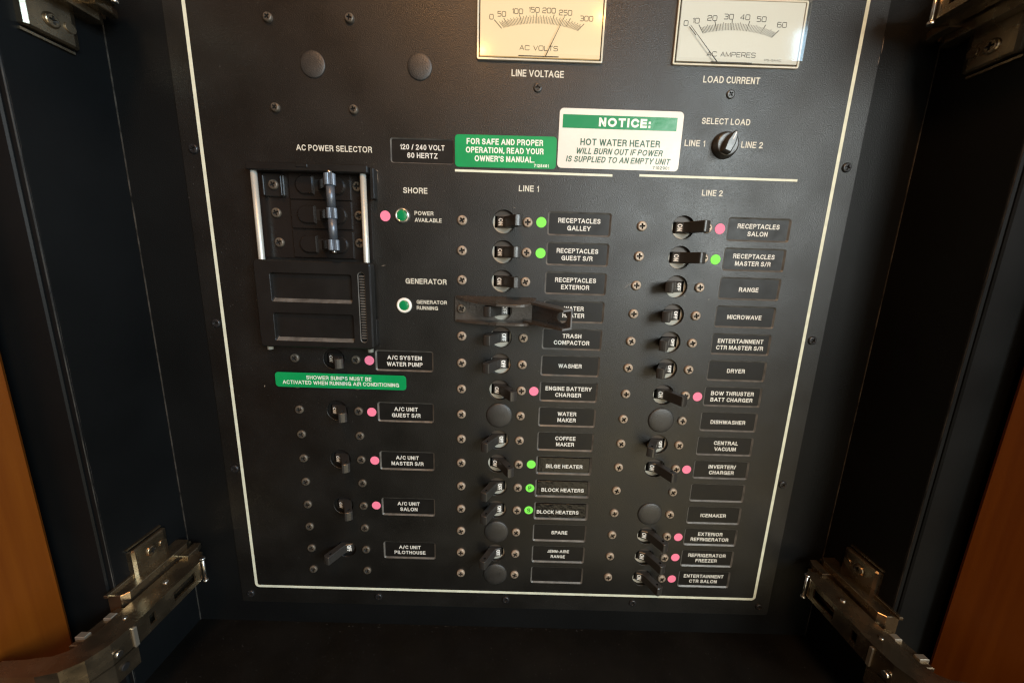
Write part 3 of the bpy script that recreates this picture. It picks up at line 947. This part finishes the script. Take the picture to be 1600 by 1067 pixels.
mb.box(-125.4, -112.0, 10.5, 24.5, 0.8, 2.8, M_COVER, 1.5, 0.5)
mb.box(-114.0, -112.8, 11.0, 23.0, 2.6, 4.2, M_COVER, 0.4, 0.3)
mb.box(-125.0, -123.8, 11.0, 23.0, 2.6, 4.2, M_COVER, 0.4, 0.3)
obj('corner_bracket', mb, sel)
for x, y, h in ((-118.4, 17.6, 2.8), (-119.3, 0.9, 0.8), (-119.0, -17.5, 0.8), (-66.6, 18.3, 0.8), (-66.2, 0.6, 0.8), (-66.6, -16.5, 0.8)):
    screw(sel, x, y, ME_SCREWD, h)
# sliding cover plate with two finger pockets and a ribbed slot
mb = MB()
CH = 11.0
px0, px1 = -121.6, -69.2
out = rrect(-94.3, -56.9, 74.6, 56.6, 2.2)
pk = [rrect((px0 + px1) / 2, -45.9, px1 - px0, 19.0, 1.5), rrect((px0 + px1) / 2, -71.6, px1 - px0, 19.0, 1.5)]
sl = rrect(-63.0, -57.6, 4.6, 46.0, 2.25)
lp = mb.fill([inset(out, 0.9)] + pk + [sl], CH, M_COVER)
rg = mb.skirt(lp[0], [(x, y, CH - 0.9) for x, y in out], M_COVER)
mb.skirt(rg, [(x, y, 4.0) for x, y in out], M_COVER)
for ring, src in zip(lp[1:3], pk):
    yb = min(p[1] for p in src); yt = max(p[1] for p in src)
    bot = []
    for x, y in src:           # floor slopes: deep under the top lip, running out at the lower edge
        t = (y - yb) / (yt - yb)
        bot.append((x + (0.5 if x < (px0 + px1) / 2 else -0.5), y + (2.4 if t < 0.5 else -0.4), CH - 2.6))
    r2 = mb.skirt(ring, [(x, y, CH - 0.35) for x, y in inset(src, 0.3)], M_COVER)
    r3 = mb.skirt(r2, bot, M_COVER)
    for ff in set(f for v in r2 for f in v.link_faces):
        if all(v.co.y < yb + 3.0 for v in ff.verts) and min(v.co.z for v in ff.verts) < CH - 2:
            ff.material_index = mb.mi(M_BEVEL)  # lower slope in the pale bevel colour, a painted highlight
    f = mb.bm.faces.new(r3); f.material_index = mb.mi(M_COVER)
w2 = mb.skirt(mb.skirt(lp[3], [(x, y, CH - 0.4) for x, y in inset(sl, 0.4)], M_BEVEL), [(x, y, CH - 2.6) for x, y in inset(sl, 0.5)], M_COVER)
f = mb.bm.faces.new(w2); f.material_index = mb.mi(M_DARK)
cov = obj('slide_cover', mb, sel)
mb = MB()
for q in range(24):
    yq = -57.6 - 20.2 + q * 1.756
    mb.box(-64.7, -61.3, yq - 0.5, yq + 0.5, CH - 2.7, CH - 0.7, M_BEVEL, 0.2, 0.3)
obj('grip_ribs', mb, cov)

# ------------------------------------------------------------------ stickers
def sticker(name, label, x0, x1, y0, y1, r, m, h, rz=0.0, th=0.16):
    cx, cy = (x0 + x1) / 2, (y0 + y1) / 2
    mb = MB()
    mb.box(-(x1 - x0) / 2, (x1 - x0) / 2, -(y1 - y0) / 2, (y1 - y0) / 2, 0, th, m, r, 0.08)
    return root(name, label, 'sticker', None, mb, (cx, cy, h), rz)
st = sticker('safety_sticker', 'small green sticker saying FOR SAFE AND PROPER OPERATION, READ YOUR OWNER\'S MANUAL', -4.7, 58.7, 32.4, 51.2, 2.2, M_STGREEN, 0.1, 0.006)
letters([('FOR SAFE AND PROPER', -0.6, 5.6, 3.5, 47.5), ('OPERATION, READ YOUR', -0.6, 0.7, 3.5, 48.5), ('OWNER\'S MANUAL.', -0.6, -4.2, 3.5, 37.5)], st, M_WINK, 0.22, 0.20)
letters([('7125401', 22.6, -7.6, 1.9, 9.3)], st, M_WINK, 0.22, 0.2)
st = sticker('notice_sticker', 'white NOTICE sticker with green band warning about the hot water heater', 59.5, 135.8, 33.5, 67.7, 2.6, M_STWHITE, 0.3)
mb = MB()
mb.box(-36.0, 34.4, 4.4 + 1.6, 13.6, 0.13, 0.22, M_STGREEN2)
obj('green_band', mb, st)
letters([('NOTICE:', 2.2, 9.8, 4.9, 32.0)], st, M_WINK, 0.27, 0.235)
letters([('HOT WATER HEATER', 0.4, -1.6, 3.9, 49.5)], st, M_GINK, 0.22, 0.18)
letters([('WILL BURN OUT IF POWER', 0.4, -6.8, 3.5, 54.0), ('IS SUPPLIED TO AN EMPTY UNIT', 0.0, -11.6, 3.5, 65.0)], st, M_GINK, 0.22, 0.18, 0.2)
letters([('7102901', 27.2, -15.3, 1.9, 10.6)], st, M_GINK, 0.22, 0.17)
st = sticker('sump_sticker', 'long green sticker saying SHOWER SUMPS MUST BE ACTIVATED WHEN RUNNING AIR CONDITIONING', -130.3, -38.6, -116.0, -105.3, 2.4, M_STGREEN, 1.75, 0.0)
letters([('SHOWER SUMPS MUST BE', -1.2, 2.1, 2.75, 45.5), ('ACTIVATED WHEN RUNNING AIR CONDITIONING', 0.0, -1.7, 2.75, 81.5)], st, M_WINK, 0.22, 0.155)

def dot(x, y, col, label, mark=None):
    mb = MB()
    mb.lathe([(3.3, 0), (3.3, 0.12), (3.2, 0.16)], M_PINK if col == 'p' else M_GREEN, n=32, smooth=False)
    o = root('dot_sticker', label, 'dot sticker', 'round colour dots beside the breaker nameplates', mb, (x, y, 0.05))
    if mark:
        mb = MB()
        sans(mb, mark, 0, 0, 3.4, None, M_PEN, 0.0, 0.17)
        obj('pen_mark', mb.mesh('pen_mark', recalc=False), o, (0, 0, 0.2), (0, 0, 0.12))
words = {}
for x, k, s, w, d, px, pw in rows:
    if d:
        y = -P * k + random.uniform(-0.6, 0.6)
        dx = (51.3, 167.6 - 116.58, -64.4 + 116.22)[0 if x == 0 else (1 if x > 0 else 2)]
        nm = nice(w)
        colr = 'pink' if d[0] == 'p' else 'green'
        if len(d) > 1:
            lb = 'green dot with a handwritten %s beside a BLOCK HEATERS nameplate' % d[1]
        else:
            lb = '%s round dot sticker left of the nameplate %s' % (colr, nm)
        dot(x + dx + random.uniform(-.5, .5), y, d[0], lb, d[1] if len(d) > 1 else None)
dot(-49.7, 1.2, 'p', 'pink round dot sticker left of the POWER AVAILABLE lamp')

# ------------------------------------------------------------------ lockout clip over the water heater breaker
lk = root('breaker_lockout', 'grey plastic lockout channel with open hinged flap over the WATER HEATER breaker', 'breaker lockout', None, None, (0, -57.15, 0))
mb = MB()
base = rrect(22.0, 0, 52.6, 16.0, 0.6)
f = mb.fill([base, circ(27.0, 0, 7.2, 28)], 1.5, M_PVC)
mb.skirt(f[0], [(x, y, 0.05) for x, y in base], M_PVC)
mb.skirt(f[1], [(x, y, 0.05) for x, y in circ(27.0, 0, 7.2, 28)], M_PVC)
def flange(y0, y1, rise, lean):
    v0 = len(mb.bm.verts)
    pts = [(-4.3, 0.05), (50.5, 0.05)] + [(50.5 - 14.0 * (1 - math.cos(PI / 2 * q / 8)), 0.05 + rise * math.sin(PI / 2 * q / 8)) for q in range(1, 9)] + [(24.0, rise * 0.97), (12.0, rise * 0.74), (2.0, rise * 0.40), (-4.3, rise * 0.08)]
    mb.prism(pts, y0, y1, M_PVC, 0.25, ax='y')
    mb.bm.verts.ensure_lookup_table()
    for vv in mb.bm.verts[v0:]:          # the wall leans in over the breaker
        vv.co.y -= lean * vv.co.z / rise
flange(7.3, 8.9, 16.0, 3.6)
flange(-8.9, -7.3, 13.0, 0.0)
obj('base_channel', mb, lk)
screw(lk, 0.0, 0, ME_SCREWD, 1.5)
# flap: a channel hinged at the right end, standing out over the nameplate
a = math.radians(44)
u = Vector((math.cos(a), 0, math.sin(a)))
v = Vector((math.sin(a), 0, -math.cos(a)))       # towards the board / right
o0 = Vector((44.5, 0, 4.0))
def fp(s, t, y):
    p = o0 + u * s + v * t
    return (p.x, y * (1 - 0.004 * s) - 0.06 * s, p.z)
mb = MB()
def slab(poly, y0, y1):
    mb.loops([[fp(s, t, y0) for s, t in poly], [fp(s, t, y1) for s, t in poly]], M_PVC)
L = 32.0
slab([(0, -4.4), (L, -4.4), (L, 5.2), (0, 5.2)], 5.9, 7.3)
slab([(0, -4.4), (L, -4.4), (L, 5.2), (0, 5.2)], -7.3, -5.9)
# web with a round cut-out near the open end
web = [(0, -5.9), (L, -5.9), (L, 5.9), (0, 5.9)]
hl = circ(L - 6.5, 0, 3.9, 20)
for t in (3.9, 5.3):
    n0 = set(mb.bm.verts)
    f = mb.fill([web, hl], 0, M_PVC)
    for ring in f:
        for vv in ring:
            vv.co = fp(vv.co.x, t, vv.co.y)
    if t < 5:
        keep = f[1]
    else:
        n = len(keep)
        for q in range(n):
            ff = mb.bm.faces.new((keep[q], keep[(q + 1) % n], f[1][(q + 1) % n], f[1][q]))
            ff.material_index = mb.mi(M_PVC)
fl2 = obj('hinged_flap', mb, lk)
mb = MB()
for y0, y1, ta, tb in ((5.95, 7.25, -4.3, 5.1), (-7.25, -5.95, -4.3, 5.1), (-5.9, 5.9, 3.95, 5.2)):   # pale sawn edge of the open end
    mb.loops([[fp(L + 0.05, ta, y0), fp(L + 0.05, tb, y0), fp(L + 0.05, tb, y1), fp(L + 0.05, ta, y1)], [fp(L + 0.45, ta, y0), fp(L + 0.45, tb, y0), fp(L + 0.45, tb, y1), fp(L + 0.45, ta, y1)]], M_CUT)
obj('cut_edge', mb, fl2)

# ------------------------------------------------------------------ cabinet round the panel
XL, XR, YB, YT = -212.8, 284.0, -318.4, 300.0
FH = 52.5
cab = root('cabinet', 'black lined cabinet with open wooden doors around the breaker panel', 'cabinet')
mb = MB()
lpb = mb.fill([rrect((XL + XR) / 2, (YB + YT) / 2 - 10, XR - XL + 3, YT - YB + 20), rrect(36.6, -74.0, 408.0, 434.0, 2.0)], -0.8, M_CABB)
for ring, pts in zip(lpb, ([(v.co.x, v.co.y) for v in lpb[0]], [(v.co.x, v.co.y) for v in lpb[1]])):
    mb.skirt(ring, [(x, y, -22.0) for x, y in pts], M_CABB)
obj('back_board', mb.mesh('back_board', recalc=False), cab)
for xa, xb, fa, fb in ((XL - 3, XL, XL - 42, XL - 3), (XR, XR + 3, XR + 3, XR + 42)):
    mb = MB()
    mb.box(xa, xb, YB - 20, YT, -0.75, FH, M_CAB, 0, 0.5)
    sw = obj('side_wall', mb, cab)
    inn = xb if xa < 0 else xa
    sg = 1 if xa < 0 else -1
    mb = MB()
    for q in range(90):        # worn front arris, breaking up along its length
        ya = YB + q * 6.2
        wv = 0.25 + 0.35 * random.random()
        mb.face([(inn + sg * 0.02, ya, FH - 0.55 - wv), (inn + sg * 0.02, ya + 6.2, FH - 0.55 - wv), (inn - sg * 0.30, ya + 6.2, FH + 0.02), (inn - sg * 0.30, ya, FH + 0.02)], M_EDGE)
    obj('worn_edge', mb, sw)
    mb = MB()
    mb.box(inn if sg > 0 else inn - 0.55, inn + 0.55 if sg > 0 else inn, YB, YT, -0.75, -0.3, M_EDGE)
    obj('corner_joint', mb, sw)
    mb = MB()
    mb.box(fa, fb, YB - 40, YT, FH - 18, FH + 1.2, M_CAB, 0, 0.8)
    obj('face_frame', mb, cab)
mb = MB()
mb.box(XL, XR, YB - 18, YB, -0.75, 110.0, M_CABF)
fl = obj('bottom_board', mb, cab)
mb = MB()
for q in range(46):
    xq = random.gauss(25, 55)
    L = random.uniform(0.6, 2.6)
    wv = random.uniform(0.1, 0.45)
    dz = random.uniform(-0.4, 2.2)
    mb.face([(xq, YB + 0.05 + q * 0.001, dz), (xq + L, YB + 0.05 + q * 0.001, dz), (xq + L * 0.8, YB + 0.05 + q * 0.001, dz + wv), (xq + L * 0.1, YB + 0.05 + q * 0.001, dz + wv)], M_EDGE)
obj('dust_line', mb, fl)

def hinge(sx, yc, up):
    """concealed cabinet hinge on a side wall; sx +1 left wall, -1 right wall; up +1: wing above the arm, as at the bottom"""
    xw = XL if sx > 0 else XR
    X = lambda uu: xw + sx * uu
    def poly_y(mb, pts, y0, y1, m=M_NICKEL, bev=0.25):   # pts in (h,u), extruded along y
        mb.prism([(X(uu), hh) for hh, uu in pts], yc + up * y0, yc + up * y1, m, bev, ax='y')
    # arm: web strip + two flanges following the cranked path
    outer = [(16, 26.0), (22, 28.2), (70, 28.2), (82, 26.8), (91, 22.6), (97, 15), (99.5, 6), (100, -6), (101, -22)]
    innr = [(16, 14), (22, 13), (70, 12), (80, 10.5), (86, 8), (89, 3), (90, -4), (91, -8), (92, -20)]
    mb = MB()
    thin = [(hh - 0.9, uu - 0.9) for hh, uu in outer]
    for y0, y1 in ((6.2, 7.4), (-7.4, -6.2)):
        for q in range(len(outer) - 1):
            poly = [outer[q], outer[q + 1], innr[q + 1], innr[q]]
            mb.prism([(X(uu), hh) for hh, uu in poly], yc + up * y0, yc + up * y1, M_NICKEL, 0.0, ax='y')
    for q in range(len(outer) - 1):
        h0, h1 = outer[q][0], outer[q + 1][0]
        yy = 6.19
        if 22 <= h0 < 70:
            # pressed windows in the flat of the web
            mb.prism([(X(28.2), 22), (X(28.2), 27), (X(27), 27), (X(27), 22)], yc - yy, yc + yy, M_NICKEL, 0, ax='y')
            mb.prism([(X(28.2), 44), (X(28.2), 57), (X(27), 57), (X(27), 44)], yc - yy, yc + yy, M_NICKEL, 0, ax='y')
            mb.prism([(X(28.2), 61), (X(28.2), 70), (X(27), 70), (X(27), 61)], yc - yy, yc + yy, M_NICKEL, 0, ax='y')
            for ya in (-yy, 3.6):
                for ha, hb in ((27, 44), (57, 61)):
                    mb.prism([(X(28.2), ha), (X(28.2), hb), (X(27), hb), (X(27), ha)], yc + ya, yc + ya + 2.58, M_NICKEL, 0, ax='y')
        else:
            a, b = outer[q], outer[q + 1]
            a2, b2 = thin[q], thin[q + 1]
            mb.prism([(X(a[1]), a[0]), (X(b[1]), b[0]), (X(b2[1]), b2[0]), (X(a2[1]), a2[0])], yc - (up * 19.0 if h0 >= 70 else yy * up), yc + yy * up, M_NICKEL, 0, ax='y')
    for y0, y1 in ((-19.9, -18.9),):       # lower wall of the wider door link
        for q in range(2, len(outer) - 1):
            poly = [outer[q], outer[q + 1], innr[q + 1], innr[q]]
            mb.prism([(X(uu), hh) for hh, uu in poly], yc + up * y0, yc + up * y1, M_NICKEL, 0.0, ax='y')
    hg = obj('hinge', mb, cab)
    mb = MB()
    mb.tube((X(26.4), yc - up * 13.0, 78), (X(28.4), yc - up * 13.0, 78), 2.0, M_DARK, 14)
    obj('link_hole', mb, hg)
    mb = MB()
    poly_y(mb, [(8, 0), (8, 9), (12, 11), (54, 11), (57, 8), (57, 0)], -13, 13.5)
    poly_y(mb, [(18, 0), (18, 3.2), (21, 4.4), (41, 4.4), (42.5, 3.2), (42.5, 0)], 13.5, 32, bev=1.0)
    poly_y(mb, [(18, 0), (18, 3.2), (21, 4.4), (41, 4.4), (42.5, 3.2), (42.5, 0)], -13, -32, bev=1.0)
    poly_y(mb, [(42, 0), (42, 2.4), (59, 2.4), (59, 0)], 13.4, 15.2, bev=0.3)
    poly_y(mb, [(4, 0), (4, 7), (12, 9), (12, 0)], -8, 9, bev=0.5)
    obj('mounting_plate', mb, hg)
    # fixing screws on the wings, turned to face out of the wall
    for yy in (24.0, -24.0):
        s2 = obj('screw', ME_SCREWN, hg, (X(4.3), yc + up * yy, 31.0), (0, sx * PI / 2, 0))
    mb = MB()
    for yy in (33.0, -34.2):
        mb2 = MB()
        mb2.prism([(X(0.1), 19), (X(1.5), 19), (X(1.5), 43), (X(0.1), 43)], yc + up * yy, yc + up * (yy + 1.2), M_NICKEL, 0, ax='y')
        obj('plate_lip', mb2, hg)
        mb2 = MB()
        mb2.tube((X(4.2), yc + up * (yy / abs(yy)) * 23, 22.5), (X(5.1), yc + up * (yy / abs(yy)) * 23, 22.5), 2.6, M_NICKEL, 18)
        obj('cam_head', mb2, hg)
    mb.bm.free()
    for h0, h1, u0, u1, y0, y1 in ((63, 67, 7.0, 11.5, 5.0, 7.8), (75, 78.5, 3.0, 8.5, 4.0, 7.6), (69.6, 71.6, 27.6, 29.2, -7.0, 6.0)):
        mb = MB()
        mb.prism([(X(u0), h0), (X(u1), h0), (X(u1), h1), (X(u0), h1)], yc + up * y0, yc + up * y1, M_CLIP, 0.3, ax='y')
        obj('spring_clip', mb, hg)
    mb = MB()
    poly_y(mb, [(58, 6), (58, 13), (66, 13), (82, 10.5), (82, 3.5), (76, 4)], 2.0, 6.0, bev=0.5)
    obj('link_plate', mb, hg)
    mb = MB()
    poly_y(mb, [(10, 11), (10, 20), (14, 22.5), (60, 22.5), (64, 19), (64, 11)], -4.5, 5.5, bev=0.6)
    poly_y(mb, [(6, 11), (6, 16), (11, 18), (20, 18), (20, 11)], 5.5, 9.5, bev=0.5)
    obj('clip_body', mb, hg)
    s2 = obj('screw', ME_SCREWN, hg, (X(12.5), yc + up * 7.6 if False else yc, 13.0), (0, sx * PI / 2, 0))
    mb = MB()
    mb.tube((X(29.6), yc - 9.2, 21), (X(29.6), yc + 9.2, 21), 0.85, M_STEEL, 12)
    for e in (-1, 1):
        mb.tube((X(29.6), yc + e * 8.3, 21), (X(29.6), yc + e * 9.8, 21), 1.6, M_STEEL, 14)
    obj('pivot_pin', mb, hg)
    for p0, p1, r in (((20, 7.2, 40), (20, 8.2, 40), 1.5), ((19, 7.2, 66), (19, 8.0, 66), 1.1), ((27.4, -1.5, 80), (29, -1.5, 80), 1.8)):
        mb = MB()
        mb.tube((X(p0[0]), yc + up * p0[1], p0[2]), (X(p1[0]), yc + up * p1[1], p1[2]), r, M_STEEL, 14)
        obj('rivet', mb, hg)
    return hg
ME_SCREWN = screw_mesh(3.6, 1.6, M_NICKEL)
hinge(1, -250.0, 1)
hinge(-1, -250.0, 1)
hinge(1, 113.0, -1)
hinge(-1, 116.0, -1)

def door(sx, alpha):
    """open door leaf; its hinged edge stands just in front of the face frame"""
    x0, h0 = (-236.5, 60.0) if sx > 0 else (307.2, 60.0)
    al = math.radians(alpha)
    d = Vector((-sx * math.sin(al), math.cos(al)))         # away from the hinge, in (X,H)
    n = Vector((sx * math.cos(al), math.sin(al)))          # inner face normal
    Wd, Th = 250.0, 19.0
    c = Vector((x0, h0))
    e = 1.2
    pts = [c + n * -e, c + d * e, c + d * Wd, c + d * Wd - n * Th, c - n * Th]
    mb = MB()
    mb.prism([tuple(p) for p in pts], -352.0, 290.0, M_WOOD, 0.0, ax='y')
    o = obj('door', mb, cab)
    for yc in (-250.0, 114.0):
        mb = MB()
        for s0, s1, t, ya, yb in ((44, 58, 2.0, -22, 22), (40, 72, 3.0, -9, 9)):
            q = [c + d * s0, c + d * s1, c + d * s1 + n * t, c + d * s0 + n * t]
            mb.prism([tuple(p) for p in q], yc + ya, yc + yb, M_NICKEL, 0.3, ax='y')
        obj('hinge_cup', mb, o)
    return o
door(1, 15)
door(-1, 21)
